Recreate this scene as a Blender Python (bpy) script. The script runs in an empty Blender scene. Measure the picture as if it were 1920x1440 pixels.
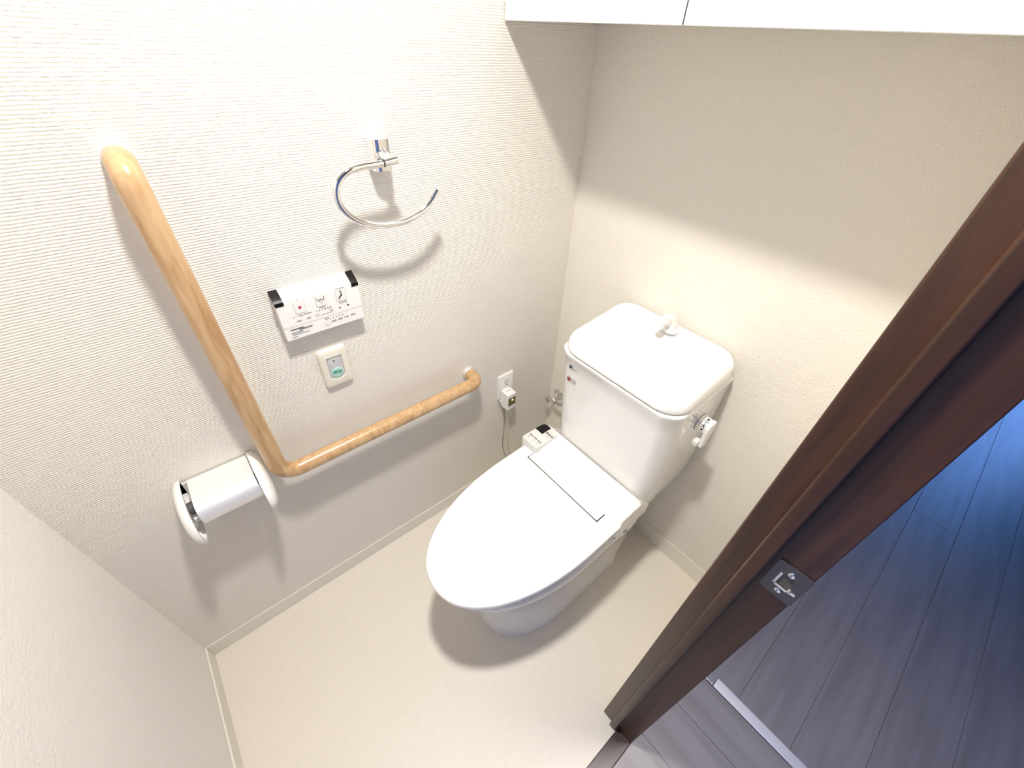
import bpy, bmesh, math, random
from mathutils import Vector, Matrix
random.seed(7)
K = 0.9                      # metres per working unit
C = bpy.context.scene.collection
S = bpy.context.scene

# ------------------------------------------------------------------ camera
right = Vector((0.63694967, 0.76987279, 0.03988746))
up = Vector((-0.51896792, 0.38995474, 0.7606626))
fwd = Vector((-0.57005913, 0.5052041, -0.64792083))
cam_d = bpy.data.cameras.new('camera')
cam = bpy.data.objects.new('camera', cam_d); C.objects.link(cam)
m = Matrix.Identity(4)
for i in range(3):
    m[i][0] = right[i]; m[i][1] = up[i]; m[i][2] = -fwd[i]
m.translation = Vector((0.957, -1.087, 1.63)) * K
cam.matrix_world = m
cam_d.sensor_width = 36; cam_d.sensor_fit = 'HORIZONTAL'
cam_d.lens = 775.91 * 36 / 1920
cam_d.clip_start = 0.01; cam_d.clip_end = 100
S.camera = cam

# ------------------------------------------------------------------ world, lights, exposure
w = bpy.data.worlds.new('world'); S.world = w; w.use_nodes = True
bg = w.node_tree.nodes['Background']
bg.inputs[0].default_value = (0.17, 0.38, 1.0, 1); bg.inputs[1].default_value = 16.0

def light(name, kind, loc, energy, color, **kw):
    d = bpy.data.lights.new(name, kind); d.energy = energy; d.color = color
    for k, v in kw.items():
        if k == 'portal': d.cycles.is_portal = v
        else: setattr(d, k, v)
    o = bpy.data.objects.new(name, d); C.objects.link(o); o.location = Vector(loc) * K
    return o
light('ceiling_downlight', 'AREA', (0.60, -0.85, 2.33), 22, (1.0, 0.95, 0.885), shape='DISK', size=0.10, spread=math.radians(140))
light('hallway_fill', 'AREA', (1.15, -0.40, 2.38), 6.5, (1.0, 0.92, 0.95), shape='DISK', size=0.2, spread=math.radians(75))  # added fill to brighten the hallway floor, no known fixture
p = light('window_portal', 'AREA', (1.85, 4.22, 1.2), 1, (1, 1, 1), shape='RECTANGLE', size=1.1 * K, size_y=2.0 * K, portal=True)
p.rotation_euler = (math.radians(-90), 0, 0)

S.view_settings.view_transform = 'Standard'; S.view_settings.look = 'None'
S.view_settings.gamma = 1; S.view_settings.use_curve_mapping = False
S.view_settings.exposure = -0.58

# ------------------------------------------------------------------ materials
def nodes(name):
    mt = bpy.data.materials.new(name); mt.use_nodes = True
    nt = mt.node_tree; b = nt.nodes['Principled BSDF']
    return mt, nt, b
def mat(name, col, rough=0.5, metal=0.0, spec=0.5, var=0.0, scale=40, bump=0.0, bscale=200, coat=0.0, emit=None):
    mt, nt, b = nodes(name)
    b.inputs['Base Color'].default_value = (*col, 1); b.inputs['Roughness'].default_value = rough
    b.inputs['Metallic'].default_value = metal; b.inputs['Specular IOR Level'].default_value = spec
    b.inputs['Coat Weight'].default_value = coat
    if emit: b.inputs['Emission Color'].default_value = (*emit[0], 1); b.inputs['Emission Strength'].default_value = emit[1]
    tc = nt.nodes.new('ShaderNodeTexCoord')
    if var > 0:
        n = nt.nodes.new('ShaderNodeTexNoise'); n.inputs['Scale'].default_value = scale; n.inputs['Detail'].default_value = 5
        nt.links.new(tc.outputs['Object'], n.inputs['Vector'])
        mr = nt.nodes.new('ShaderNodeMix'); mr.data_type = 'RGBA'
        mr.inputs[6].default_value = (*[c * (1 - var) for c in col], 1); mr.inputs[7].default_value = (*[min(1, c * (1 + var)) for c in col], 1)
        nt.links.new(n.outputs['Fac'], mr.inputs[0]); nt.links.new(mr.outputs[2], b.inputs['Base Color'])
    if bump > 0:
        n = nt.nodes.new('ShaderNodeTexNoise'); n.inputs['Scale'].default_value = bscale; n.inputs['Detail'].default_value = 4
        nt.links.new(tc.outputs['Object'], n.inputs['Vector'])
        bp = nt.nodes.new('ShaderNodeBump'); bp.inputs['Strength'].default_value = 1; bp.inputs['Distance'].default_value = bump
        nt.links.new(n.outputs['Fac'], bp.inputs['Height']); nt.links.new(bp.outputs[0], b.inputs['Normal'])
    return mt

WALLC = (0.86, 0.825, 0.75)
def ribbed_wall():
    """vinyl wallpaper with fine irregular horizontal ribs"""
    mt, nt, b = nodes('ribbed_wallpaper')
    b.inputs['Base Color'].default_value = (*WALLC, 1); b.inputs['Roughness'].default_value = 0.75
    b.inputs['Specular IOR Level'].default_value = 0.25
    N = nt.nodes.new; L = nt.links.new
    tc = N('ShaderNodeTexCoord'); sx = N('ShaderNodeSeparateXYZ'); L(tc.outputs['Object'], sx.inputs[0])
    mp = N('ShaderNodeMapping'); mp.inputs['Scale'].default_value = (60, 60, 130); L(tc.outputs['Object'], mp.inputs[0])
    n1 = N('ShaderNodeTexNoise'); n1.inputs['Scale'].default_value = 1.0; n1.inputs['Detail'].default_value = 3; L(mp.outputs[0], n1.inputs['Vector'])
    a = N('ShaderNodeMath'); a.operation = 'MULTIPLY_ADD'; a.inputs[1].default_value = 2 * math.pi / (0.0052 * K)
    L(sx.outputs['Z'], a.inputs[0])
    d = N('ShaderNodeMath'); d.operation = 'MULTIPLY'; d.inputs[1].default_value = 4.0; L(n1.outputs['Fac'], d.inputs[0]); L(d.outputs[0], a.inputs[2])
    s = N('ShaderNodeMath'); s.operation = 'SINE'; L(a.outputs[0], s.inputs[0])
    n2 = N('ShaderNodeTexNoise'); n2.inputs['Scale'].default_value = 330; n2.inputs['Detail'].default_value = 4; L(tc.outputs['Object'], n2.inputs['Vector'])
    h = N('ShaderNodeMath'); h.operation = 'MULTIPLY_ADD'; h.inputs[1].default_value = 1.6
    L(n2.outputs['Fac'], h.inputs[0]); 
    s2 = N('ShaderNodeMath'); s2.operation = 'MULTIPLY'; s2.inputs[1].default_value = 0.5; L(s.outputs[0], s2.inputs[0]); L(s2.outputs[0], h.inputs[2])
    bp = N('ShaderNodeBump'); bp.inputs['Distance'].default_value = 0.00055; bp.inputs['Strength'].default_value = 1
    L(h.outputs[0], bp.inputs['Height']); L(bp.outputs[0], b.inputs['Normal'])
    return mt
M = {}
M['rib'] = ribbed_wall()
M['wall'] = mat('plaster_wallpaper', WALLC, 0.8, spec=0.2, bump=0.0019, bscale=250)
M['wall_front'] = mat('pale_wallpaper', (0.90, 0.87, 0.83), 0.8, spec=0.2, bump=0.0011, bscale=170)
M['ceil'] = mat('ceiling_paper', (0.85, 0.83, 0.78), 0.9)
M['floor'] = mat('cream_vinyl_floor', (0.80, 0.75, 0.66), 0.42, spec=0.35, var=0.04, scale=90, bump=0.0010, bscale=190)
M['base'] = mat('cream_skirting', (0.85, 0.815, 0.74), 0.55, spec=0.3)
M['white'] = mat('white_ceramic', (0.93, 0.925, 0.91), 0.12, coat=0.3)
M['whitelid'] = mat('white_glazed_lid', (0.95, 0.945, 0.93), 0.25)
M['plastic'] = mat('white_plastic', (0.92, 0.91, 0.885), 0.28)
M['plastic2'] = mat('matte_white_plastic', (0.86, 0.845, 0.82), 0.4)
M['cream'] = mat('cream_plastic', (0.83, 0.80, 0.68), 0.35)
M['cab'] = mat('white_cabinet_board', (0.95, 0.945, 0.93), 0.35)
M['cabbody'] = mat('cream_cabinet_board', (0.78, 0.74, 0.66), 0.5)
M['chrome'] = mat('chrome', (0.86, 0.86, 0.87), 0.05, metal=1)
M['steel'] = mat('brushed_steel', (0.62, 0.62, 0.62), 0.32, metal=1)
M['plate'] = mat('dark_brushed_plate', (0.16, 0.15, 0.15), 0.42, metal=0.85)
M['cover'] = mat('bright_metal_cover', (0.93, 0.93, 0.93), 0.38, metal=0.45)
M['alu'] = mat('aluminium_strip', (0.85, 0.85, 0.86), 0.42, metal=0.75)
M['satin'] = mat('satin_silver', (0.80, 0.80, 0.80), 0.45, metal=0.6)
M['darkmetal'] = mat('dark_metal', (0.10, 0.10, 0.10), 0.3, metal=0.8)
M['black'] = mat('gloss_black', (0.006, 0.005, 0.005), 0.35, spec=0.25)
M['ink'] = mat('black_ink', (0.035, 0.035, 0.04), 0.6)
M['grey_ink'] = mat('grey_ink', (0.38, 0.37, 0.36), 0.6)
M['red'] = mat('red_print', (0.45, 0.02, 0.05), 0.5)
M['redsticker'] = mat('brown_red_sticker', (0.28, 0.05, 0.035), 0.4)
M['greysticker'] = mat('silver_sticker', (0.55, 0.50, 0.50), 0.35)
M['blue'] = mat('blue_print', (0.02, 0.07, 0.12), 0.4)
M['grey'] = mat('grey_switch_plastic', (0.56, 0.56, 0.57), 0.4)
M['mint'] = mat('mint_button', (0.46, 0.72, 0.64), 0.35)
M['teal'] = mat('teal_print', (0.02, 0.28, 0.21), 0.5)
M['button'] = mat('pale_button', (0.88, 0.87, 0.85), 0.4)
M['outline'] = mat('grey_button_edge', (0.55, 0.53, 0.50), 0.5)
M['podgrey'] = mat('silver_pod', (0.74, 0.745, 0.72), 0.3)
M['amber'] = mat('olive_window', (0.20, 0.16, 0.06), 0.15)
M['lamp'] = mat('indicator_lamp', (0.9, 0.85, 0.5), 0.3, emit=((1.0, 0.9, 0.5), 1.6))
M['cord'] = mat('ivory_cord', (0.72, 0.68, 0.55), 0.45)
M['cordgrey'] = mat('grey_wire', (0.10, 0.12, 0.09), 0.5)
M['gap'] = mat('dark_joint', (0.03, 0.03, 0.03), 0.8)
M['hole'] = mat('strike_recess', (0.10, 0.09, 0.085), 0.6)
M['roll'] = mat('holder_inside', (0.12, 0.11, 0.115), 0.5)

def wood(name, c1, c2, rough, sc, coat=0.0, dist=2.5):
    mt, nt, b = nodes(name); N = nt.nodes.new; L = nt.links.new
    tc = N('ShaderNodeTexCoord'); mp = N('ShaderNodeMapping'); mp.inputs['Scale'].default_value = sc; L(tc.outputs['Object'], mp.inputs[0])
    n = N('ShaderNodeTexNoise'); n.inputs['Scale'].default_value = 1; n.inputs['Detail'].default_value = 6; n.inputs['Distortion'].default_value = dist
    L(mp.outputs[0], n.inputs['Vector'])
    r = N('ShaderNodeValToRGB'); r.color_ramp.elements[0].color = (*c1, 1); r.color_ramp.elements[1].color = (*c2, 1)
    r.color_ramp.elements[0].position = 0.3; r.color_ramp.elements[1].position = 0.62
    L(n.outputs['Fac'], r.inputs[0]); L(r.outputs[0], b.inputs['Base Color'])
    b.inputs['Roughness'].default_value = rough; b.inputs['Coat Weight'].default_value = coat; b.inputs['Coat Roughness'].default_value = 0.15
    return mt
M['bar_v'] = wood('oiled_beech_upright', (0.47, 0.27, 0.12), (0.63, 0.42, 0.225), 0.32, (70, 70, 9), 0.35, 0.8)
M['bar_h'] = M['bar_v']
M['jamb'] = wood('dark_walnut_frame', (0.040, 0.016, 0.008), (0.075, 0.030, 0.015), 0.38, (60, 60, 4), 0.1, 0.6)
M['plank_y'] = wood('dark_plank_long', (0.20, 0.185, 0.185), (0.26, 0.245, 0.245), 0.36, (30, 2.5, 10), 0.0, 0.5)
M['plank_x'] = wood('dark_plank_cross', (0.21, 0.195, 0.19), (0.27, 0.255, 0.25), 0.40, (2.5, 30, 10), 0.0, 0.5)
M['thresh'] = wood('dark_threshold', (0.028, 0.014, 0.012), (0.05, 0.028, 0.024), 0.35, (40, 3, 40), 0.1, 0.5)
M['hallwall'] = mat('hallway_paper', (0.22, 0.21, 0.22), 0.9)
gm, nt, b = nodes('window_glass')
b.inputs['Transmission Weight'].default_value = 1; b.inputs['Roughness'].default_value = 0; b.inputs['IOR'].default_value = 1.0
M['glass'] = gm

# ------------------------------------------------------------------ builders
ORG = {}
def empty(name, loc, label=None, cat=None, group=None, kind=None):
    o = bpy.data.objects.new(name, None); C.objects.link(o)
    o.location = Vector(loc) * K; o.empty_display_size = 0.03
    ORG[o.name] = Vector(loc)
    tag(o, label, cat, group, kind); return o
def tag(o, label=None, cat=None, group=None, kind=None):
    if label: o['label'] = label
    if cat: o['category'] = cat
    if group: o['group'] = group
    if kind: o['kind'] = kind
    return o
def mk(name, bm, mt, parent=None, bevel=0.0, seg=2, smooth=True, origin=None, subd=0, recalc=True):
    """links a bmesh (in working-unit world coordinates) as one object"""
    if recalc: bmesh.ops.recalc_face_normals(bm, faces=bm.faces)
    if origin is None:
        vs = [v.co for v in bm.verts]
        origin = Vector([(min(v[i] for v in vs) + max(v[i] for v in vs)) / 2 for i in range(3)])
    origin = Vector(origin)
    for v in bm.verts: v.co = (v.co - origin) * K
    me = bpy.data.meshes.new(name); bm.to_mesh(me); bm.free()
    if smooth:
        for pz in me.polygons: pz.use_smooth = True
    o = bpy.data.objects.new(name, me); C.objects.link(o)
    for x in (mt if isinstance(mt, (list, tuple)) else [mt]): me.materials.append(x)
    base = ORG[parent.name] if parent else Vector((0, 0, 0))
    o.location = (origin - base) * K
    ORG[o.name] = origin
    if parent: o.parent = parent
    if bevel > 0:
        b = o.modifiers.new('bevel', 'BEVEL'); b.width = bevel * K; b.segments = seg; b.limit_method = 'ANGLE'; b.angle_limit = math.radians(35)
        if smooth:
            b.harden_normals = False
            o.modifiers.new('wn', 'WEIGHTED_NORMAL')
    elif smooth:
        try: me.set_sharp_from_angle(angle=math.radians(38))
        except Exception: pass
    if subd:
        sd = o.modifiers.new('sub', 'SUBSURF'); sd.levels = subd; sd.render_levels = subd
    return o
def box(bm, x0, x1, y0, y1, z0, z1):
    vs = [bm.verts.new((x, y, z)) for x in (x0, x1) for y in (y0, y1) for z in (z0, z1)]
    for f in ((0, 1, 3, 2), (4, 6, 7, 5), (0, 4, 5, 1), (2, 3, 7, 6), (0, 2, 6, 4), (1, 5, 7, 3)): bm.faces.new([vs[i] for i in f])
    return vs
def B(*a):
    bm = bmesh.new(); box(bm, *a); return bm
def loft(rings, cap=(True, True), bm=None):
    bm = bm or bmesh.new()
    R = [[bm.verts.new(p) for p in r] for r in rings]; n = len(R[0])
    for a, b_ in zip(R, R[1:]):
        for i in range(n): bm.faces.new((a[i], a[(i + 1) % n], b_[(i + 1) % n], b_[i]))
    if cap[0]: bm.faces.new(list(reversed(R[0])))
    if cap[1]: bm.faces.new(R[-1])
    return bm
def rrect(x0, x1, y0, y1, r, n=6):
    """rounded rectangle ring (list of 2-D points); r may be (r at y0 side, r at y1 side)"""
    ra, rb = r if isinstance(r, tuple) else (r, r)
    pts = []
    for cx, cy, a0, q in ((x1 - rb, y1 - rb, 0, rb), (x0 + rb, y1 - rb, 90, rb), (x0 + ra, y0 + ra, 180, ra), (x1 - ra, y0 + ra, 270, ra)):
        for i in range(n + 1):
            a = math.radians(a0 + 90 * i / n); pts.append((cx + q * math.cos(a), cy + q * math.sin(a)))
    return pts
def prism(pts, f0, f1):
    """extrudes 2-D points between two mapping functions"""
    return loft([[f0(*p_) for p_ in pts], [f1(*p_) for p_ in pts]])
def tube(path, r, n=16, bm=None, cap=True):
    bm = bm or bmesh.new(); P = [Vector(p_) for p_ in path]; rings = []
    t = (P[1] - P[0]).normalized(); ref = Vector((0, 0, 1)) if abs(t.z) < 0.9 else Vector((1, 0, 0))
    nrm = (ref - t * ref.dot(t)).normalized()
    for i, p_ in enumerate(P):
        t = (P[min(i + 1, len(P) - 1)] - P[max(i - 1, 0)]).normalized()
        nrm = (nrm - t * nrm.dot(t)).normalized(); bi = t.cross(nrm)
        rr = r[i] if isinstance(r, (list, tuple)) else r
        rings.append([p_ + (nrm * math.cos(2 * math.pi * k / n) + bi * math.sin(2 * math.pi * k / n)) * rr for k in range(n)])
    return loft(rings, (cap, cap), bm)
def fillet(pts, r, n=8):
    """polyline with rounded corners"""
    P = [Vector(p_) for p_ in pts]; out = [P[0]]
    for i in range(1, len(P) - 1):
        a = (P[i - 1] - P[i]); c = (P[i + 1] - P[i]); la, lc = a.length, c.length; a.normalize(); c.normalize()
        ang = a.angle(c); d = min(r / math.tan(ang / 2), la * 0.49, lc * 0.49); rr = d * math.tan(ang / 2)
        ctr = P[i] + (a + c).normalized() * (rr / math.sin(ang / 2))
        s, e = P[i] + a * d, P[i] + c * d; u = (s - ctr); v_ = (e - ctr); th = u.angle(v_)
        for k in range(n + 1):
            f = k / n; out.append(ctr + (u * math.sin((1 - f) * th) + v_ * math.sin(f * th)) / math.sin(th))
    out.append(P[-1]); return out
def dense(P, step=0.03):
    out = [Vector(P[0])]
    for a, b_ in zip(P, P[1:]):
        a = Vector(a); b_ = Vector(b_); k = max(1, int((b_ - a).length / step))
        for i in range(1, k + 1): out.append(a.lerp(b_, i / k))
    return out
def spline(P, n=8):
    P = [Vector(p_) for p_ in P]; Q = [P[0] * 2 - P[1]] + P + [P[-1] * 2 - P[-2]]; out = []
    for i in range(1, len(Q) - 2):
        for k in range(n):
            t = k / n; a, b_, c, d = Q[i - 1:i + 3]
            out.append(0.5 * ((2 * b_) + (c - a) * t + (2 * a - 5 * b_ + 4 * c - d) * t * t + (3 * b_ - a - 3 * c + d) * t ** 3))
    out.append(P[-1]); return out
def frame_on(o, r_, u_):
    """placement matrix: origin o, text right r_, text up u_"""
    r_ = Vector(r_).normalized(); u_ = Vector(u_); u_ = (u_ - r_ * u_.dot(r_)).normalized(); n_ = r_.cross(u_)
    m_ = Matrix.Identity(4)
    for i in range(3): m_[i][0] = r_[i]; m_[i][1] = u_[i]; m_[i][2] = n_[i]
    m_.translation = Vector(o); return m_
def text(name, body, size, fr, mt, parent, lift=0.0006, bold=0.0, sx=1.0):
    cu = bpy.data.curves.new('t', 'FONT'); cu.body = body; cu.size = size; cu.align_x = 'CENTER'; cu.align_y = 'CENTER'
    cu.resolution_u = 3; cu.offset = bold
    t = bpy.data.objects.new('t', cu); C.objects.link(t)
    dg = bpy.context.evaluated_depsgraph_get(); me = bpy.data.meshes.new_from_object(t.evaluated_get(dg))
    bpy.data.objects.remove(t); bm = bmesh.new(); bm.from_mesh(me); bpy.data.meshes.remove(me)
    for v in bm.verts: v.co = fr @ Vector((v.co.x * sx, v.co.y, lift))
    if not bm.verts: bm.free(); return None
    return mk(name, bm, mt, parent, smooth=False, recalc=False)
def flat(bm, fr, pts, z0=0.0003, z1=0.0008):
    """a thin printed shape on a frame"""
    return loft([[fr @ Vector((x, y, z0)) for x, y in pts], [fr @ Vector((x, y, z1)) for x, y in pts]], bm=bm)
def rect(cx, cy, w_, h_): return [(cx - w_ / 2, cy - h_ / 2), (cx + w_ / 2, cy - h_ / 2), (cx + w_ / 2, cy + h_ / 2), (cx - w_ / 2, cy + h_ / 2)]
def disc(cx, cy, r, n=14): return [(cx + r * math.cos(2 * math.pi * i / n), cy + r * math.sin(2 * math.pi * i / n)) for i in range(n)]
def stroke(bm, fr, P, w_, z0=0.0003, z1=0.0008):
    for (x0, y0), (x1, y1) in zip(P, P[1:]):
        d = Vector((x1 - x0, y1 - y0)); L_ = d.length; d /= L_; n_ = Vector((-d.y, d.x)) * w_ / 2; e = d * w_ * 0.35
        flat(bm, fr, [(x0 - n_.x - e.x, y0 - n_.y - e.y), (x1 - n_.x + e.x, y1 - n_.y + e.y), (x1 + n_.x + e.x, y1 + n_.y + e.y), (x0 + n_.x - e.x, y0 + n_.y - e.y)], z0, z1)

# ------------------------------------------------------------------ room shell
ZC = 2.42; YF = -1.512; XW = 0.957
def struct(name, bm, mt, **kw): return tag(mk(name, bm, mt, smooth=False, **kw), kind='structure')
struct('floor', B(-0.1, 0.988, -1.62, 0.1, -0.08, 0.0), M['floor'])
struct('wall_left', B(-0.1, 0.0, -1.62, 0.1, 0.0, ZC), M['rib'])
struct('wall_back', B(0.0, XW + 0.03, 0.0, 0.1, 0.0, ZC), M['wall'])
struct('wall_front', B(0.0, XW + 0.03, YF - 0.1, YF, 0.0, ZC), M['wall_front'])
bm = bmesh.new()
box(bm, XW, 1.022, -0.600, 0.0, 0, ZC); box(bm, XW, 1.022, YF, -1.46, 0, ZC); box(bm, XW, 1.022, -1.46, -0.600, 2.24, ZC)
struct('wall_right', bm, M['wall'])
struct('ceiling', B(-0.1, 1.022, -1.62, 0.1, ZC, ZC + 0.08), M['ceil'])
def skirt(name, bm): return tag(mk(name, bm, M['base'], bevel=0.002, smooth=False), kind='structure')
skirt('baseboard_left', B(0.0, 0.004, YF + 0.006, 0.0, 0.0, 0.067))
skirt('baseboard_back', B(0.004, XW, -0.004, 0.0, 0.0, 0.088))
skirt('baseboard_front', B(0.0, 0.93, YF, YF + 0.006, 0.0, 0.067))

# hallway
struct('wall_hallway_right', B(2.35, 2.42, -2.4, 4.3, 0, ZC), M['hallwall'])
struct('wall_hallway_near', B(1.022, 2.42, -2.5, -2.4, 0, ZC), M['hallwall'])
struct('ceiling_hallway', B(1.022, 2.42, -2.5, 4.4, ZC, ZC + 0.08), M['hallwall'])
struct('wall_hallway_left', B(XW + 0.03, 1.022, 0.0, 4.3, 0, ZC), M['hallwall'])
bm = bmesh.new(); WX0, WX1, WZ0, WZ1 = 1.3, 2.32, 0.25, 2.2
box(bm, 1.022, WX0, 4.2, 4.3, 0, ZC); box(bm, WX1, 2.42, 4.2, 4.3, 0, ZC); box(bm, WX0, WX1, 4.2, 4.3, 0, WZ0); box(bm, WX0, WX1, 4.2, 4.3, WZ1, ZC)
struct('wall_hallway_far', bm, M['hallwall'])
wn = empty('window_1', (1.8, 4.2, WZ0), kind='structure')
bm = bmesh.new()
for a in ((WX0, WX0 + .04, WZ0, WZ1), (WX1 - .04, WX1, WZ0, WZ1), (WX0 + .04, WX1 - .04, WZ0, WZ0 + .04), (WX0 + .04, WX1 - .04, WZ1 - .04, WZ1), (1.79, 1.83, WZ0 + .04, WZ1 - .04)):
    box(bm, a[0], a[1], 4.22, 4.27, a[2], a[3])
mk('window_frame', bm, M['steel'], wn, smooth=False)
mk('glass_pane', B(WX0 + .04, WX1 - .04, 4.243, 4.247, WZ0 + .04, WZ1 - .04), M['glass'], wn, smooth=False)

# hallway floor: sub-floor with planks as parts, metal strip
sub = struct('floor_hallway', B(0.988, 2.35, -2.4, 4.3, -0.09, -0.018), M['gap'])
def plank(x0, x1, y0, y1, mt):
    g = 0.00035; pl = mk('plank', B(x0 + g, x1 - g, y0 + g, y1 - g, -0.018, -0.0005 - random.random() * 0.0004), mt, sub, bevel=0.0007, seg=1, smooth=False)
    return pl
xs = [1.022, 1.19, 1.355, 1.52, 1.69, 1.855, 2.02, 2.185, 2.35]
for i, (a, b_) in enumerate(zip(xs, xs[1:])):
    ys = [-0.234] + [y for y in [0.95 - 0.37 * (i % 3) + 1.15 * k + 0.9 for k in range(3)] if y < 4.1] + [4.3]
    for c, d in zip(ys, ys[1:]): plank(a, b_, c, d, M['plank_y'])
ycs = [-0.270, -0.402, -0.553, -0.704, -0.855, -1.006, -1.157, -1.308, -1.459, -1.61]
for c, d in zip(ycs, ycs[1:]): plank(1.037, 2.35, d, c, M['plank_x'])
plank(1.037, 2.35, -2.4, -1.61, M['plank_x'])
st = empty('trim_1', (1.7, -0.252, 0), kind='structure')
mk('metal_strip', B(1.037, 1.118, -0.2685, -0.2355, -0.018, 0.0022), M['steel'], st, bevel=0.001)
mk('metal_strip', B(1.1190, 2.35, -0.2685, -0.2355, -0.018, 0.0030), M['alu'], st, bevel=0.001)
struct('trim_2', B(0.988, 1.037, -1.46, -0.600, -0.018, 0.0018), M['thresh'], bevel=0.002)

# door frame
door = empty('door_1', (0.98, -0.605, 0), kind='structure')
def frame_profile(yc, s):
    """casing, stop and jamb of one upright; s=+1 for the upright at y>yc"""
    a = yc
    def BB(x0, x1, d0, d1, z0, z1): return B(x0, x1, min(a + s * d0, a + s * d1), max(a + s * d0, a + s * d1), z0, z1)
    mk('casing', BB(0.932, 0.972, 0.0, 0.075, 0.0, 2.30), M['jamb'], door, bevel=0.003, seg=3)
    mk('jamb', BB(0.9725, 1.037, 0.003, 0.030, 0.0, 2.24), M['jamb'], door, bevel=0.002, seg=2)
    mk('casing', BB(1.022, 1.0365, 0.010, 0.055, 0.0, 2.30), M['jamb'], door, bevel=0.002, seg=2)
    mk('door_stop', BB(0.964, 0.9855, -0.012, 0.004, 0.0, 2.24), M['jamb'], door, bevel=0.0035, seg=3)
frame_profile(-0.605, 1)
frame_profile(-1.455, -1)
mk('casing', B(0.932, 0.957, -1.53, -0.530, 2.235, 2.30), M['jamb'], door, bevel=0.003)
mk('jamb', B(0.957, 1.034, -1.455, -0.605, 2.215, 2.24), M['jamb'], door, bevel=0.002)
# strike plate: faces -y at y=-0.602
fr = frame_on((1.0155, -0.6021, 1.0520), (1, 0, 0), (0, 0, 1))
W2, H2 = 0.0225, 0.037
def ringplate(outer, inner, z0, z1):
    """plate with a hole: outer and inner rings with the same count"""
    bm = bmesh.new(); n = len(outer)
    Vs = [[bm.verts.new(fr @ Vector((x, y, z))) for x, y in ring_] for ring_, z in ((outer, z0), (outer, z1), (inner, z1), (inner, z0))]
    for q in range(4):
        A_, B_ = Vs[q], Vs[(q + 1) % 4]
        for i in range(n): bm.faces.new((A_[i], A_[(i + 1) % n], B_[(i + 1) % n], B_[i]))
    return bm
sp = mk('strike_plate', ringplate(rrect(-W2, W2, -H2, H2, (0.004, 0.004), 4), rrect(-0.011, 0.009, -0.0135, 0.0135, 0.003, 4), 0.0, 0.0018), M['plate'], door, smooth=False)
tag(sp, label='brushed metal latch strike plate')
def frm(pts, z0, z1): return loft([[fr @ Vector((x, y, z0)) for x, y in pts], [fr @ Vector((x, y, z1)) for x, y in pts]])
mk('latch_hole', frm(rrect(-0.011, 0.009, -0.0135, 0.0135, 0.003, 4), 0.0002, 0.0006), M['hole'], sp, smooth=False)
bm = bmesh.new(); stroke(bm, fr, [(-0.0105, 0.013), (-0.0105, -0.013), (0.009, -0.014), (0.009, -0.006)], 0.003, 0.0018, 0.0032); stroke(bm, fr, [(0.008, -0.0125), (0.017, -0.0105)], 0.003, 0.0018, 0.003)
mk('latch_lip', bm, M['satin'], sp, smooth=False)
for yy in (0.022, -0.022):
    bm = loft([[fr @ Vector((x, y, z)) for x, y in disc(0.0, yy, r_, 18)] for r_, z in ((0.0048, 0.0018), (0.0046, 0.003), (0.0030, 0.0036), (0.0015, 0.0026))], (True, True))
    sc = mk('screw', bm, M['chrome'], sp)

# ------------------------------------------------------------------ wall cabinet
cab = empty('wall_cabinet', (0.48, -0.16, 1.65), 'white two-door wall cabinet mounted high above the toilet tank', 'cabinet')
mk('cabinet_body', B(0.004, 0.955, -0.300, -0.001, 1.655, 2.25), M['cabbody'], cab, bevel=0.001, smooth=False)
mk('door_gap_shade', B(0.4546, 0.4569, -0.3190, -0.3001, 1.649, 2.25), M['gap'], cab, smooth=False)  # black strip standing in for the shade between the two doors
mk('cabinet_door', B(0.004, 0.4545, -0.320, -0.3005, 1.648, 2.25), M['cab'], cab, bevel=0.0015)
mk('cabinet_door', B(0.4570, 0.953, -0.320, -0.3005, 1.648, 2.25), M['cab'], cab, bevel=0.0015)

# ------------------------------------------------------------------ toilet
CX = 0.478
toi = empty('toilet', (CX, -0.45, 0), 'white ceramic toilet with closed lid and bidet seat in the back corner', 'toilet')
def egg(cx, hx, yb, ym, yf, rb=0.05, n=20, p=2.15):
    """closed ring: half ellipse at the front (yf), straight sides to yb with rounded rear corners"""
    pts = []
    for i in range(n * 2 + 1):
        a = math.pi * i / (n * 2)        # from right side round the front to the left
        c, s = math.cos(a), math.sin(a)
        x = cx + hx * math.copysign(abs(c) ** (2 / p), c); y = ym - (ym - yf) * abs(s) ** (2 / p)
        pts.append((x, y))
    for k in range(1, 5): pts.append((cx - hx, ym + (yb - rb - ym) * k / 4))
    for k in range(1, 6):
        a = math.pi - math.pi / 2 * k / 5; pts.append((cx - hx + rb + rb * math.cos(a), yb - rb + rb * math.sin(a)))
    for k in range(0, 6):
        a = math.pi / 2 - math.pi / 2 * k / 5; pts.append((cx + hx - rb + rb * math.cos(a), yb - rb + rb * math.sin(a)))
    for k in range(1, 4): pts.append((cx + hx, yb - rb + (ym - yb + rb) * k / 4))
    return pts
def at_z(pts, z): return [(x, y, z) for x, y in pts]
# bowl and skirted foot
rings = []
for z, hx, yb, ym, yf, rb in ((0.0, .160, -.16, -.52, -.742, .05), (.02, .158, -.16, -.52, -.742, .05), (.10, .156, -.16, -.52, -.745, .05), (.20, .158, -.14, -.52, -.757, .05),
                              (.28, .165, -.16, -.52, -.782, .05), (.34, .178, -.18, -.51, -.815, .06), (.380, .190, -.20, -.50, -.846, .07), (.405, .197, -.20, -.50, -.862, .07),
                              (.425, .200, -.20, -.50, -.870, .07), (.436, .199, -.20, -.50, -.868, .07), (.440, .193, -.21, -.50, -.862, .06)):
    rings.append(at_z(egg(CX, hx, yb, ym, yf, rb), z))
mk('bowl', loft(rings), M['white'], toi)
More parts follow.
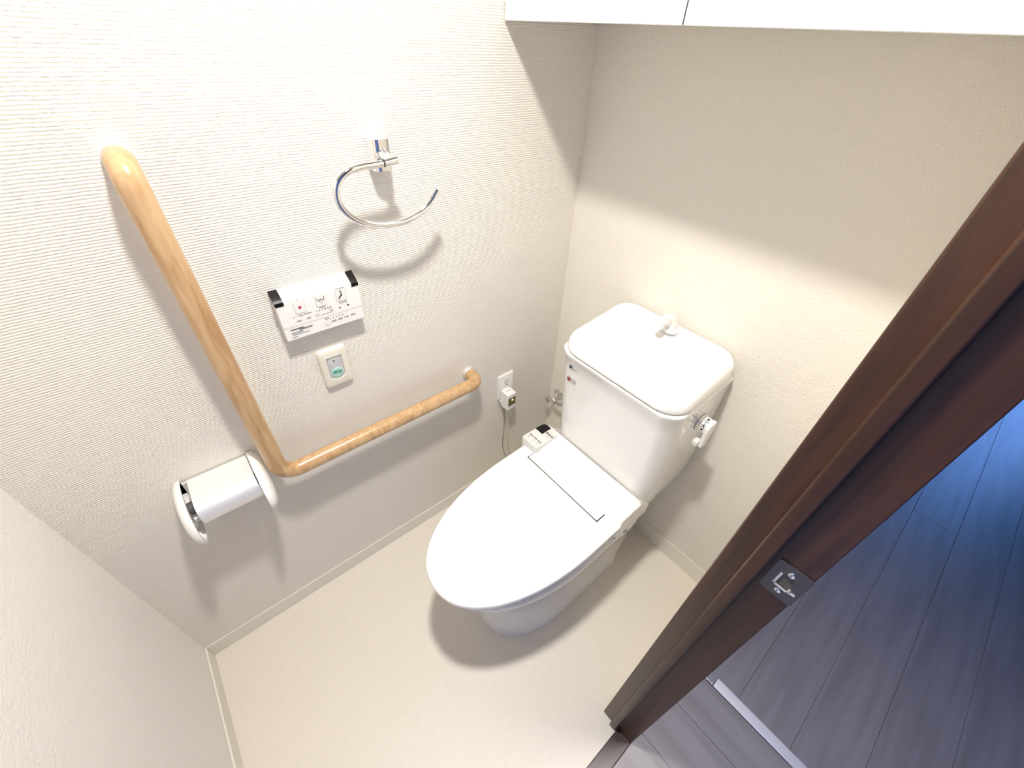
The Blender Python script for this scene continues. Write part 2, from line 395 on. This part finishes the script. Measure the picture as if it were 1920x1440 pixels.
# seat ring
rings = []
for z, d in ((.4435, .010), (.445, .003), (.451, 0), (.474, 0), (.480, .002), (.482, .008)):
    rings.append(at_z(egg(CX, .204 - d, -.36 - d, -.50, -.884 + d, .03), z))
mk('seat', loft(rings), M['plastic2'], toi)
# cover: slopes up to the hinge
def slope(y, z0): return z0 + (y + 0.905) / 0.52 * 0.034
def cov_ring(d, dz):
    return [(x, y, slope(y, 0.488 + dz)) for x, y in egg(CX, .2080 - d, -.372 - d * 0.4, -.50, -.903 + d, .022)]
cover_r = [cov_ring(.006, -.004), cov_ring(.0015, -.002), cov_ring(0, .003), cov_ring(0, .010), cov_ring(.002, .0130), cov_ring(.008, .0147), cov_ring(.03, .0158), cov_ring(.08, .0163), cov_ring(.14, .0166)]
bm = loft(cover_r)
sc_ = mk('seat_cover', bm, M['whitelid'], toi)
# bidet unit behind the cover, side profile lofted along x
def unit_profile(s=1.0, top=0.0):
    # (y, z) points of the side view
    return [(-.225, .458), (-.400, .458), (-.408, .470), (-.408, .492), (-.394, .500), (-.392, .530), (-.384, .546 + top), (-.372, .553 + top), (-.300, .560 + top), (-.288, .556 + top), (-.284, .545), (-.225, .50)]
bm = bmesh.new(); X0, X1 = .262, .682
pr = unit_profile()
rings = []
cy, cz = -.34, .50
for x, s in ((X0, .90), (X0 + .004, .97), (X0 + .012, 1.0), (X1 - .012, 1.0), (X1 - .004, .97), (X1, .90)):
    rings.append([(x, cy + (y - cy) * s, cz + (z - cz) * s) for y, z in pr])
unit = mk('bidet_unit', loft(rings), M['plastic'], toi)
# side skirt of the unit at the right
bm = loft([[(x, y, z) for y, z in ((-.40, .43), (-.405, .47), (-.40, .50), (-.29, .53), (-.262, .50), (-.262, .44), (-.285, .41), (-.33, .405))] for x in (.640, .668, .678)])
mk('side_skirt', bm, M['plastic'], unit, bevel=.004)
# tongue of the unit that sits in the cut-out of the cover
def tz(y): return slope(y, 0.488) + .0168
hr = rrect(.322, .628, -.432, -.384, (.004, .012), 4)
mk('hinge_cover', loft([[(x, y, tz(y) - .010) for x, y in hr], [(x, y, tz(y) + .0015) for x, y in hr], [(CX - .003 + (x - CX + .003) * .99, -.408 + (y + .408) * .93, tz(y) + .003) for x, y in hr]]), M['plastic'], unit)
gr = [(.3195, -.4345), (.6310, -.4345), (.6310, -.398), (.3195, -.410)]
mk('hinge_gap', loft([[(x, y, tz(y) - .010) for x, y in gr], [(x, y, tz(y) + .0002) for x, y in gr]]), M['gap'], unit, smooth=False)
# control pod at the left end
pp = rrect(.2565, .330, -.408, -.300, (.006, .016), 5)
pod = mk('control_pod', loft([at_z(pp, .510), at_z(pp, .563), at_z([(.2932 + (x - .2932) * .97, -.354 + (y + .354) * .97) for x, y in pp], .566)]), M['podgrey'], unit)
tag(pod, label='silver grey control pod with small printed words')
sw = [(.2575, -.345), (.292, -.345), (.292, -.3015), (.273, -.3015), (.264, -.305), (.2590, -.313)]
mk('sensor_window', loft([at_z(sw, .562), at_z(sw, .5672)]), M['black'], pod, smooth=False)
pf = lambda x, y: frame_on((x, y, .5660), (1, 0, 0), (0, 1, 0))
text('brand_lettering', 'INAX', .0135, pf(.3115, -.328), M['ink'], pod, bold=.0004)
for i, t in enumerate(('運転', '節電', '脱臭')):
    text('small_lettering', t, .0085, pf(.272 + .0205 * i, -.378), M['ink'], pod)
bm = bmesh.new()
for i in range(3): flat(bm, pf(.272 + .0205 * i, -.390), rect(0, 0, .005, .0025))
flat(bm, pf(.311, -.340), rect(0, 0, .016, .0018))
tag(mk('indicator_print', bm, M['grey_ink'], pod, smooth=False), kind='stuff')
# holes and marks under the cover on the right flank
bm = bmesh.new()
box(bm, .678, .6795, -.335, -.318, .432, .436)
mk('vent_slot', bm, M['gap'], unit, smooth=False)
# tank
def taper(pts, k=1.0):
    """tank plan: a little wider at the wall, turned slightly on its bolts"""
    out = []
    for x, y in pts:
        t = min(1, max(0, -y / .35)); f = (x - .2965) / .386
        a = .268 + (.286 - .268) * t; b_ = .6845 + (.693 - .6845) * t
        out.append((x + (a + (b_ - a) * f - x) * k, y))
    return out
def ring_t(x0, x1, y0, y1, z, rf=.05, rb=.02): return at_z(taper(rrect(x0, x1, y0, y1, (rf, rb), 8)), z)
T = [(.448, .165, -.200), (.458, .175, -.240), (.48, .180, -.262), (.52, .184, -.276), (.56, .1865, -.283), (.65, .189, -.288), (.75, .1905, -.295), (.85, .192, -.303), (.905, .1932, -.312), (.914, .1943, -.3190), (.921, .1943, -.3190), (.9245, .192, -.316)]
TX = .4885
rings = [ring_t(TX - h, TX + h, yf, -.012, z, .055, .02) for z, h, yf in T]
tank = mk('tank', loft(rings), M['white'], toi)
# lower rear support under the tank
rings = [ring_t(CX - h, CX + h, yf, -.012, z, .03, .02) for z, h, yf in ((.155, .09, -.17), (.26, .128, -.22), (.37, .155, -.24), (.44, .170, -.22), (.449, .166, -.2))]
mk('tank_support', loft(rings), M['white'], toi)
# lid with shallow wash basin
LX0, LX1, LY0, LY1 = .2965, .6825, -.319, -.003
def lr(d, z, rf=.070, rb=.058): return [(x, y, z - .026 * min(1, -y / .32) * max(0, (z - .93) / .055)) for x, y in taper(rrect(LX0 + d, LX1 - d, LY0 + d, LY1 - d * .6, (max(.01, rf - d * .5), max(.01, rb - d * .5)), 10))]
rings = [lr(.006, .9255), lr(.004, .9275), lr(.0005, .930), lr(0, .933), lr(.002, .950), lr(.004, .966), lr(.0075, .976), lr(.013, .983), lr(.020, .9858), lr(.028, .9855), lr(.052, .976), lr(.08, .966), lr(.125, .960)]
tl = mk('tank_lid', loft(rings), M['whitelid'], toi)
mk('lid_joint', loft([lr(.0035, .9255), lr(.0035, .9285)]), M['outline'], toi, smooth=False)
# spout
sp_ = empty('spout', (.463, -.05, .985)); sp_.parent = toi; sp_.location = (Vector((.463, -.05, .985)) - Vector((CX, -.45, 0))) * K
bm = tube(spline([(.474, -.040, .975), (.474, -.040, .995), (.472, -.044, 1.010), (.468, -.058, 1.020), (.464, -.075, 1.019)], 5), [.012] * 11 + [.0115] * 5 + [.011] * 5, 16)
mk('spout_neck', bm, M['plastic2'], sp_)
mk('spout_tip', tube([(.464, -.066, 1.022), (.463, -.084, 1.018), (.4625, -.093, 1.008), (.462, -.095, .998)], [.0125, .013, .0125, .011], 16), M['plastic2'], sp_)
bm = tube([(.474, -.040, .9745), (.474, -.040, .980), (.474, -.040, .982)], [.024, .0235, .018], 24)
mk('spout_base', bm, M['plastic2'], sp_)
# flush lever on the right side
lev = mk('flush_lever', tube([(.672, -.155, .835), (.701, -.155, .835), (.703, -.155, .835)], [.025, .025, .023], 28), M['chrome'], toi)
mk('lever_shade_ring', tube([(.690, -.155, .835), (.6915, -.155, .835)], .0257, 28), M['gap'], lev)  # added dark ring, paints the shade missing where the chrome mirrors white
tag(lev, label='chrome flush knob with white lever, marked for large and small flush')
bm = tube([(.700, -.155, .835), (.722, -.155, .835), (.726, -.155, .835)], [.0235, .0225, .020], 28)
mk('lever_hub', bm, M['plastic'], lev)
bm = loft([[(x, y, z) for y, z in ((-.178, .832), (-.170, .855), (-.140, .855), (-.132, .832), (-.150, .768), (-.172, .768))] for x in (.717, .728)])
mk('lever_blade', bm, M['plastic'], lev, bevel=.003)
mk('lever_tip', B(.700, .7165, -.178, -.150, .768, .786), M['plastic2'], lev, bevel=.003)
def cyl_fr(ang, x):
    a = math.radians(ang); n_ = Vector((0, math.cos(a), math.sin(a)))
    o_ = Vector((x, -.155, .835)) + n_ * .0236
    u_ = Vector((0, -math.sin(a), math.cos(a)))   # along circumference
    return frame_on(o_, (1, 0, 0), -u_ if n_.cross(Vector((0, 0, 1))).x > 9 else u_), n_
for ang, body, sz in ((120, '小', .0125), (155, '大', .0145)):
    f_, n_ = cyl_fr(ang, .710)
    zdir = Vector((f_[0][2], f_[1][2], f_[2][2]))
    if zdir.dot(n_) < 0:
        f_ = frame_on(f_.translation, (1, 0, 0), -Vector((f_[0][1], f_[1][1], f_[2][1])))
    text('lever_lettering', body, sz, f_, M['ink'], lev, bold=.0003)
bm = bmesh.new()
for ang in (95, 178):
    f_, n_ = cyl_fr(ang, .710)
    zdir = Vector((f_[0][2], f_[1][2], f_[2][2])); s_ = 1 if zdir.dot(n_) > 0 else -1
    if s_ < 0: f_ = frame_on(f_.translation, (1, 0, 0), -Vector((f_[0][1], f_[1][1], f_[2][1])))
    flat(bm, f_, disc(0, 0, .0035, 8), 0.0002, .0008)
tag(mk('lever_mark', bm, M['ink'], lev, smooth=False), kind='stuff')
# supply valve behind tank, left
vx, vy, vz = .050, -.012, .395
val = mk('supply_valve', tube([(vx, -.001, vz), (vx, -.006, vz), (vx, -.0065, vz)], [.026, .024, .018], 24), M['chrome'], toi)
mk('valve_body', tube([(vx, -.006, vz), (vx, -.055, vz)], .0095, 16), M['chrome'], val)
mk('valve_handle', tube([(vx, -.055, vz), (vx, -.070, vz)], [.013, .012], 12), M['steel'], val)
mk('supply_pipe', tube(spline([(vx, -.040, vz), (vx + .03, -.042, vz - .01), (vx + .08, -.05, vz + .02), (.20, -.06, .50), (.26, -.08, .60), (.31, -.08, .62)], 6), .0065, 12), M['steel'], val)
# stickers on the tank front: surface point from tank rings
def tank_y(z):
    for (z0, h0, y0), (z1, h1, y1) in zip(T, T[1:]):
        if z0 <= z <= z1: return y0 + (y1 - y0) * (z - z0) / (z1 - z0)
def tank_fr(x, z, out=.0012):
    y = tank_y(z); dy = (tank_y(z + .02) - tank_y(z - .02)) / .04
    # rounded front corner radius .055
    hx = None
    for (z0, h0, _), (z1, h1, _) in zip(T, T[1:]):
        if z0 <= z <= z1: hx = h0 + (h1 - h0) * (z - z0) / (z1 - z0)
    xl = TX - hx; r = .055; xl = .2965 + (xl - .2935) - .011; yy = y; t = Vector((1, 0, 0))
    if x < xl + r:
        dx = xl + r - x; yy = y + r - math.sqrt(max(0, r * r - dx * dx)); t = Vector((math.sqrt(max(1e-6, r * r - dx * dx)), -dx, 0)).normalized()
    f_ = frame_on((x, yy, z), t, (0, dy, 1)); n_ = Vector((f_[0][2], f_[1][2], f_[2][2])); f_.translation = f_.translation + n_ * out
    return f_
f_ = tank_fr(.345, .876)
bm = bmesh.new(); flat(bm, f_, [(-.013, -.005), (-.003, -.005), (.001, .001), (-.005, .006), (-.011, .006)])
mk('logo_mark', bm, M['blue'], toi, smooth=False)
bm = bmesh.new(); flat(bm, f_, [(.0, -.006), (.006, -.006), (.003, -.001)]); flat(bm, f_, rect(.012, -.003, .012, .002))
mk('logo_lettering', bm, M['grey_ink'], toi, smooth=False)
f_ = tank_fr(.3435, .824)
bm = bmesh.new(); flat(bm, f_, rect(-.010, 0, .013, .014)); mk('red_sticker', bm, M['redsticker'], toi, smooth=False)
bm = bmesh.new(); flat(bm, f_, rect(.0075, 0, .021, .014)); mk('silver_sticker', bm, M['greysticker'], toi, smooth=False)

# ------------------------------------------------------------------ grab bar
gb = empty('grab_bar', (0, -1.096, .71), 'L-shaped wooden grab bar on the ribbed wall left of the toilet', 'grab bar')
path = dense(fillet([(.006, -1.096, 1.452), (.066, -1.096, 1.452), (.066, -1.096, .708), (.066, -.452, .708), (.006, -.452, .708)], .048, 12))
mk('rail', tube(path, .0215, 28), M['bar_v'], gb)
for y, z in ((-1.096, 1.452), (-.452, .708)):
    mk('end_bracket', tube([(0, y, z), (.014, y, z), (.016, y, z)], [.0225, .0225, .021], 28), M['satin'], gb)

# ------------------------------------------------------------------ towel ring
tr = empty('towel_ring', (0, -.672, 1.417), 'chrome open towel ring on the ribbed wall above the remote panel', 'towel ring')
bp_ = []
prof = rrect(-.690, -.648, 0, .044, (.002, .014), 5)     # (y, x)
bm = prism(prof, lambda a, b_: (max(b_, .0), a, 1.391), lambda a, b_: (max(b_, .0), a, 1.452))
mk('wall_mount', bm, M['chrome'], tr, bevel=.0012)
mk('arm', tube([(.040, -.669, 1.424), (.060, -.669, 1.420), (.075, -.669, 1.417)], [.012, .009, .008], 18), M['chrome'], tr)
mk('pivot', tube([(.075, -.656, 1.4185), (.075, -.686, 1.4155)], .0082, 20), M['chrome'], tr)
mk('pivot_groove', tube([(.075, -.6865, 1.4155), (.075, -.6885, 1.4153)], .0076, 20), M['gap'], tr)
rp = [(.075, -.689, 1.415), (.0752, -.715, 1.4145), (.0755, -.742, 1.4135), (.076, -.766, 1.408), (.0765, -.786, 1.394), (.077, -.796, 1.372), (.077, -.791, 1.345), (.077, -.770, 1.319), (.077, -.738, 1.302), (.077, -.700, 1.294), (.077, -.660, 1.2935), (.077, -.622, 1.303), (.077, -.590, 1.321), (.077, -.566, 1.347)]
mk('ring', tube(spline(rp, 6), .0074, 16), M['chrome'], tr)

# ------------------------------------------------------------------ remote control panel
rc = empty('remote_control', (0, -.87, 1.06), 'white bidet remote panel with black top corners on the ribbed wall', 'remote control')
RY0, RY1 = -.964, -.777
bm = loft([[(x, y, z) for x, z in ((0, 1.068), (.022, 1.059), (.030, 1.062), (.030, 1.158), (.024, 1.164), (0, 1.178))] for y in (RY0, RY1)])
mk('panel_body', bm, M['plastic'], rc, bevel=.0015)
rf = lambda y, z: frame_on((.0302, y, z), (0, 1, 0), (0, 0, 1))
for y0, y1 in ((RY0 - .001, RY0 + .018), (RY1 - .0155, RY1 + .001)):
    bm = loft([[(x, y, z) for x, z in ((.006, 1.168), (.028, 1.158), (.0306, 1.151), (.0316, 1.152), (.0318, 1.160), (.0250, 1.1675), (.003, 1.180))] for y in (y0, y1)])
    tag(mk('corner_lens', bm, M['black'], rc, bevel=.0008), label='glossy black infrared lens corner')
def button(cy, cz, w_, h_, h=.0008):
    r0 = rrect(cy - w_ / 2, cy + w_ / 2, cz - h_ / 2, cz + h_ / 2, .0025, 3)
    e_ = .0007
    r1 = rrect(cy - w_ / 2 + e_, cy + w_ / 2 - e_, cz - h_ / 2 + e_, cz + h_ / 2 - e_, .0022, 3)
    e = mk('button_edge', prism(r0, lambda a, b_: (.0298, a, b_), lambda a, b_: (.0304, a, b_)), M['outline'], rc, smooth=False)
    return mk('button', prism(r1, lambda a, b_: (.0300, a, b_), lambda a, b_: (.0312, a, b_)), M['button'], rc, smooth=False)
BZ = 1.1385
b1 = button(-.9167, BZ, .0245, .030); b2 = button(-.8692, BZ + .002, .0245, .030); b3 = button(-.822, BZ + .0015, .0245, .030)
u = .0312 - .0302
def part(name, bm, mt, par): return tag(mk(name, bm, mt, par, smooth=False), kind='stuff')
bm = bmesh.new(); flat(bm, rf(-.9167, 1.138), rect(0, 0, .0058, .0058), u, u + .0005); mk('stop_mark', bm, M['red'], b1, smooth=False)
bm = bmesh.new()
stroke(bm, rf(-.8692, 1.1425), [(-.0085, .005), (-.0068, -.001), (-.0035, -.002), (0, .0018), (.0035, -.002), (.0068, -.001), (.0085, .005)], .0012, u, u + .0005)
part('wash_icon', bm, M['ink'], b2)
bm = bmesh.new(); stroke(bm, rf(-.8692, 1.1425), [(0, -.012), (0, -.0055), (-.0045, -.0035)], .0008, u, u + .0004); stroke(bm, rf(-.8692, 1.1425), [(0, -.0055), (.0045, -.0035)], .0008, u, u + .0004)
part('spray_icon', bm, M['grey_ink'], b2)
bm = bmesh.new(); f_ = rf(-.822, 1.1400)
flat(bm, f_, disc(.0005, .0095, .0018, 10), u, u + .0005); stroke(bm, f_, [(.001, .0055), (.0015, -.001), (-.003, -.0035), (-.0055, -.0090)], .0026, u, u + .0005)
part('seated_icon', bm, M['ink'], b3)
def lettering(nm, t, s_, y, z, mt=None):
    o = text(nm, t, s_, rf(y, z), mt or M['ink'], rc)
    if o: o['kind'] = 'stuff'
for t, y, z, s_ in (('止', -.9165, 1.1590, .0068), ('おしり', -.8687, 1.1618, .0072), ('ビデ', -.8215, 1.1628, .0075)):
    lettering('button_lettering', t, s_, y, z, M['grey_ink'])
button(-.885, 1.108, .0095, .010); button(-.8514, 1.1088, .0095, .010)
bm = bmesh.new()
flat(bm, rf(-.885, 1.108), rect(0, 0, .004, .0010), u, u + .0004)
flat(bm, rf(-.8514, 1.1088), rect(0, 0, .0038, .0012), u, u + .0004); flat(bm, rf(-.8514, 1.1088), rect(0, 0, .0012, .0038), u, u + .0005)
for i in range(6): flat(bm, rf(-.8844 + .0066 * i, 1.1168), disc(0, 0, .0010 + .0001 * i, 8))
for y, z, a in ((-.8313, 1.1085, .0036), (-.8106, 1.1093, .0042)): flat(bm, rf(y, z), rect(0, 0, a, a * .8))
part('level_print', bm, M['ink'], rc)
for t, y, z, s_ in (('洗浄強さ', -.8687, 1.1222, .0038), ('洗浄位置', -.8211, 1.1200, .0048), ('オート便座', -.9262, 1.1178, .0046)):
    lettering('small_lettering', t, s_, y, z)
bm = bmesh.new()
for y, z, a in ((-.9265, 1.106, .012), (-.9049, 1.1066, .011)): flat(bm, rf(y, z), rect(0, 0, a * .8, .0030))
flat(bm, rf(-.868, 1.1048), rect(0, 0, .022, .0006)); flat(bm, rf(-.9046, 1.1189), rect(0, 0, .017, .0016))
flat(bm, rf(-.9518, 1.1525), rect(0, 0, .012, .0022)); flat(bm, rf(-.7906, 1.153), rect(0, 0, .007, .0022)); flat(bm, rf(-.8217, 1.1572), rect(0, 0, .020, .0008))
part('faint_print', bm, M['grey_ink'], rc)
bm = bmesh.new(); flat(bm, rf(-.8705, 1.0960), rect(0, 0, .184, .0007), .0, .0003); mk('flap_seam', bm, M['outline'], rc, smooth=False)
button(-.8678, 1.0785, .0110, .0115)
for i, (t, y) in enumerate((('乾燥', -.8519), ('便座', -.8364), ('水温', -.8213), ('節電', -.8041))):
    lettering('small_lettering', t, .0056, y, 1.0788 + .0005 * i)
lettering('small_lettering', '乾燥', .0050, -.8671, 1.0905)
bm = bmesh.new()
for i in range(5): flat(bm, rf(-.8589 + .0074 * i, 1.0884), disc(0, 0, .0011, 8))
for k, (w_, z) in enumerate(((.030, 1.0885), (.030, 1.0848))):
    n = int(w_ / .0023)
    for i in range(n): flat(bm, rf(-.951 + .0023 * i + (0 if k == 0 else .020), z), rect(0, 0, .0018 if (i * 7 + k) % 5 else .0011, .0026))
for i in range(16): flat(bm, rf(-.948 + .0024 * i, 1.0745), rect(0, 0, .0015, .0011))
part('warning_print', bm, M['ink'], rc)
bm = bmesh.new(); flat(bm, rf(-.938, 1.0800), rect(0, 0, .026, .0030)); flat(bm, rf(-.946, 1.0695), rect(0, 0, .012, .0014)); part('faint_print', bm, M['grey_ink'], rc)

# ------------------------------------------------------------------ call button
cb = empty('call_button', (0, -.874, .93), 'cream call button plate with a round mint button below the remote panel', 'call button')
cy0, cy1, cz0, cz1 = -.911, -.837, .874, .992
pr0 = rrect(cy0, cy1, cz0, cz1, .007, 5)
def sh(pts, d, c_=(-.874, .933), h=(.037, .059)):
    return [(c_[0] + (a - c_[0]) * (1 - d / h[0]), c_[1] + (b_ - c_[1]) * (1 - d / h[1])) for a, b_ in pts]
inner = [(-.8945, .969), (-.8945, .913)] + [(-.874 - .0205 * math.cos(math.radians(a)), .913 - .0165 * math.sin(math.radians(a))) for a in range(15, 180, 15)] + [(-.8535, .913), (-.8535, .969)]
# plate with a real recess for the switch
bm = bmesh.new()
def resample(poly, n):
    P = [Vector((a, b_)) for a, b_ in poly]; L_ = [0]
    for a, b_ in zip(P, P[1:] + P[:1]): L_.append(L_[-1] + (b_ - a).length)
    out = []
    for k in range(n):
        d = L_[-1] * k / n
        for i in range(len(P)):
            if L_[i] <= d <= L_[i + 1] + 1e-9:
                t = (d - L_[i]) / max(1e-9, L_[i + 1] - L_[i]); q = P[i].lerp(P[(i + 1) % len(P)], t); out.append((q.x, q.y)); break
    return out
def polar(poly, n=64, c_=(-.874, .936)):
    """points of the polygon hit by n evenly turned rays from c_"""
    out = []
    for k in range(n):
        a = 2 * math.pi * (k + .5) / n; d = Vector((math.cos(a), math.sin(a))); best = None
        for (x0, y0), (x1, y1) in zip(poly, poly[1:] + poly[:1]):
            e = Vector((x1 - x0, y1 - y0)); o_ = Vector((x0 - c_[0], y0 - c_[1])); den = d.x * e.y - d.y * e.x
            if abs(den) < 1e-12: continue
            t = (o_.x * e.y - o_.y * e.x) / den; s = (o_.x * d.y - o_.y * d.x) / den
            if t > 0 and -1e-6 <= s <= 1 + 1e-6 and (best is None or t > best): best = t
        out.append((c_[0] + d.x * best, c_[1] + d.y * best))
    return out
ro = polar(pr0); ri = polar(inner)
rings = [[(0, a, b_) for a, b_ in ro], [(.006, a, b_) for a, b_ in ro], [(.0115, a, b_) for a, b_ in sh(ro, .003)], [(.0130, a, b_) for a, b_ in sh(ro, .007)], [(.0130, a, b_) for a, b_ in ri], [(.0095, a, b_) for a, b_ in sh(ri, .001)]]
plate = mk('cover_plate', loft(rings, (True, False)), M['cream'], cb)
mk('switch_panel', loft([[(.004, a, b_) for a, b_ in sh(ri, .0005)], [(.0100, a, b_) for a, b_ in sh(ri, .0005)], [(.0110, a, b_) for a, b_ in sh(ri, .004)]]), M['grey'], cb)
dr = disc(-.8740, .9180, .0155, 32)
mk('push_button', loft([[(.0105, a, b_) for a, b_ in dr], [(.0128, a, b_) for a, b_ in dr], [(.0133, -.874 + (a + .874) * .9, .918 + (b_ - .918) * .9) for a, b_ in dr]]), M['mint'], cb)
cf = lambda y, z, x=.0134: frame_on((x, y, z), (0, 1, 0), (0, 0, 1))
text('button_lettering', '呼出', .0125, cf(-.874, .9195), M['teal'], cb, bold=.0003)
bm = bmesh.new(); flat(bm, cf(-.8755, .9555, .0108), rect(0, 0, .0050, .0024)); mk('indicator_lamp', bm, M['ink'], cb, smooth=False)

# ------------------------------------------------------------------ outlet, plug and cord
CORD = [(.045, -.283, .474), (.040, -.284, .455), (.032, -.283, .41), (.030, -.279, .37), (.030, -.274, .31), (.030, -.269, .27), (.033, -.262, .20), (.05, -.25, .15), (.09, -.22, .11), (.18, -.20, .12), (.30, -.20, .20)]
WIRE = [(.030, -.296, .474), (.022, -.294, .44), (.020, -.290, .38), (.020, -.290, .32), (.020, -.293, .28), (.020, -.293, .23), (.03, -.28, .15), (.1, -.26, .10), (.19, -.24, .12), (.30, -.23, .20)]
ol = empty('wall_outlet', (0, -.278, .56), 'cream double wall outlet plate between grab bar end and corner', 'outlet')
op = rrect(-.316, -.240, .497, .617, .005, 4)
mk('cover_plate', loft([[(0, a, b_) for a, b_ in op], [(.006, a, b_) for a, b_ in op], [(.009, a, b_) for a, b_ in sh(op, .003, (-.278, .557), (.038, .060))]]), M['plastic2'], ol)
mk('socket', B(.004, .0105, -.290, -.266, .515, .600), M['plastic'], ol, bevel=.001)
bm = bmesh.new(); of = frame_on((.0105, -.278, .580), (0, 1, 0), (0, 0, 1))
for z in (0,):
    flat(bm, of, rect(-.0055, z, .0014, .0095)); flat(bm, of, rect(.0055, z, .0014, .0085)); flat(bm, of, disc(0, z - .012, .0025, 10))
mk('slot', bm, M['ink'], ol, smooth=False)
tag(bpy.data.objects['slot'], label='dark plug slots')
pg = empty('power_plug', (.03, -.285, .52), 'cream leakage-breaker plug with an olive lit window in the wall outlet', 'plug')
mk('plug_body', B(.011, .056, -.306, -.262, .470, .552), M['plastic'], pg, bevel=.005, seg=3)
mk('plug_window', B(.0540, .0567, -.302, -.266, .494, .534), M['amber'], pg, bevel=.0005, smooth=False)
mk('lamp', tube([(.0565, -.283, .522), (.0577, -.283, .522)], .004, 14), M['lamp'], pg)
bm = bmesh.new(); tf = frame_on((.030, -.283, .5522), (0, 1, 0), (-1, 0, 0)); flat(bm, tf, rect(-.007, 0, .007, .006)); flat(bm, tf, rect(.006, 0, .007, .006))
mk('test_button', bm, M['grey'], pg, smooth=False)
mk('ground_lug', tube([(.013, -.300, .500), (.016, -.314, .497)], [.004, .003], 10), M['plastic2'], pg)
mk('power_cord', tube(spline(CORD, 6), .0030, 10), M['cord'], pg)
tag(mk('ground_wire', tube(spline(WIRE, 6), .0014, 8), M['cordgrey'], pg), label='thin dark ground wire')

# ------------------------------------------------------------------ paper holder
ph = empty('paper_holder', (0, -1.215, .74), 'white toilet paper holder with silver cover under the grab bar', 'paper holder')
def oval(cx, cz, a, b_, rot, n=28):
    r_ = math.radians(rot); out = []
    for i in range(n):
        t = 2 * math.pi * i / n; u_ = a * math.cos(t); v_ = b_ * math.sin(t) * (1 + .22 * math.cos(t))
        out.append((max(0.0, cx + u_ * math.cos(r_) - v_ * math.sin(r_)), cz + u_ * math.sin(r_) + v_ * math.cos(r_)))
    return out
def shell(yi, s):
    rings = []
    for d, k in ((0, 1.0), (.003, 1.0), (.011, .95), (.018, .82), (.022, .60), (.024, .3)):
        rings.append([(x, yi + s * d, z) for x, z in oval(.064, .731, .090 * k, .053 * k, -20)])
    # hollow inner side
    inn = [[(x, yi + s * d, z) for x, z in oval(.064, .731, .090 * k, .053 * k, -20)] for d, k in ((0, 1.0), (0, .9), (.012, .85))]
    bm = loft(rings, (False, True)); loft(inn, (False, True), bm)
    bmesh.ops.remove_doubles(bm, verts=bm.verts, dist=1e-5)
    return mk('side_shell', bm, M['plastic'], ph)
shell(-1.292, -1); shell(-1.146, 1)
prof = [(.006, .772), (.050, .775), (.088, .775), (.106, .770), (.117, .758), (.120, .742), (.116, .724)]
prof = [(p_.x, p_.y) for p_ in spline([Vector((a, b_, 0)) for a, b_ in prof], 4)]
bm = bmesh.new(); th = .0015
ring_pts = prof + [(a - th * .8, b_ - th) for a, b_ in reversed(prof)]
bm = loft([[(a, y, b_) for a, b_ in ring_pts] for y in (-1.279, -1.149)])
mk('paper_cover', bm, M['cover'], ph)
mk('roll_spindle', tube([(.062, -1.297, .735), (.062, -1.142, .735)], .016, 18), M['roll'], ph)
mk('back_plate', B(0, .005, -1.292, -1.146, .700, .765), M['plastic2'], ph, bevel=.001)
mk('hinge_pin', tube([(.100, -1.292, .735), (.100, -1.280, .735)], .007, 12), M['satin'], ph)
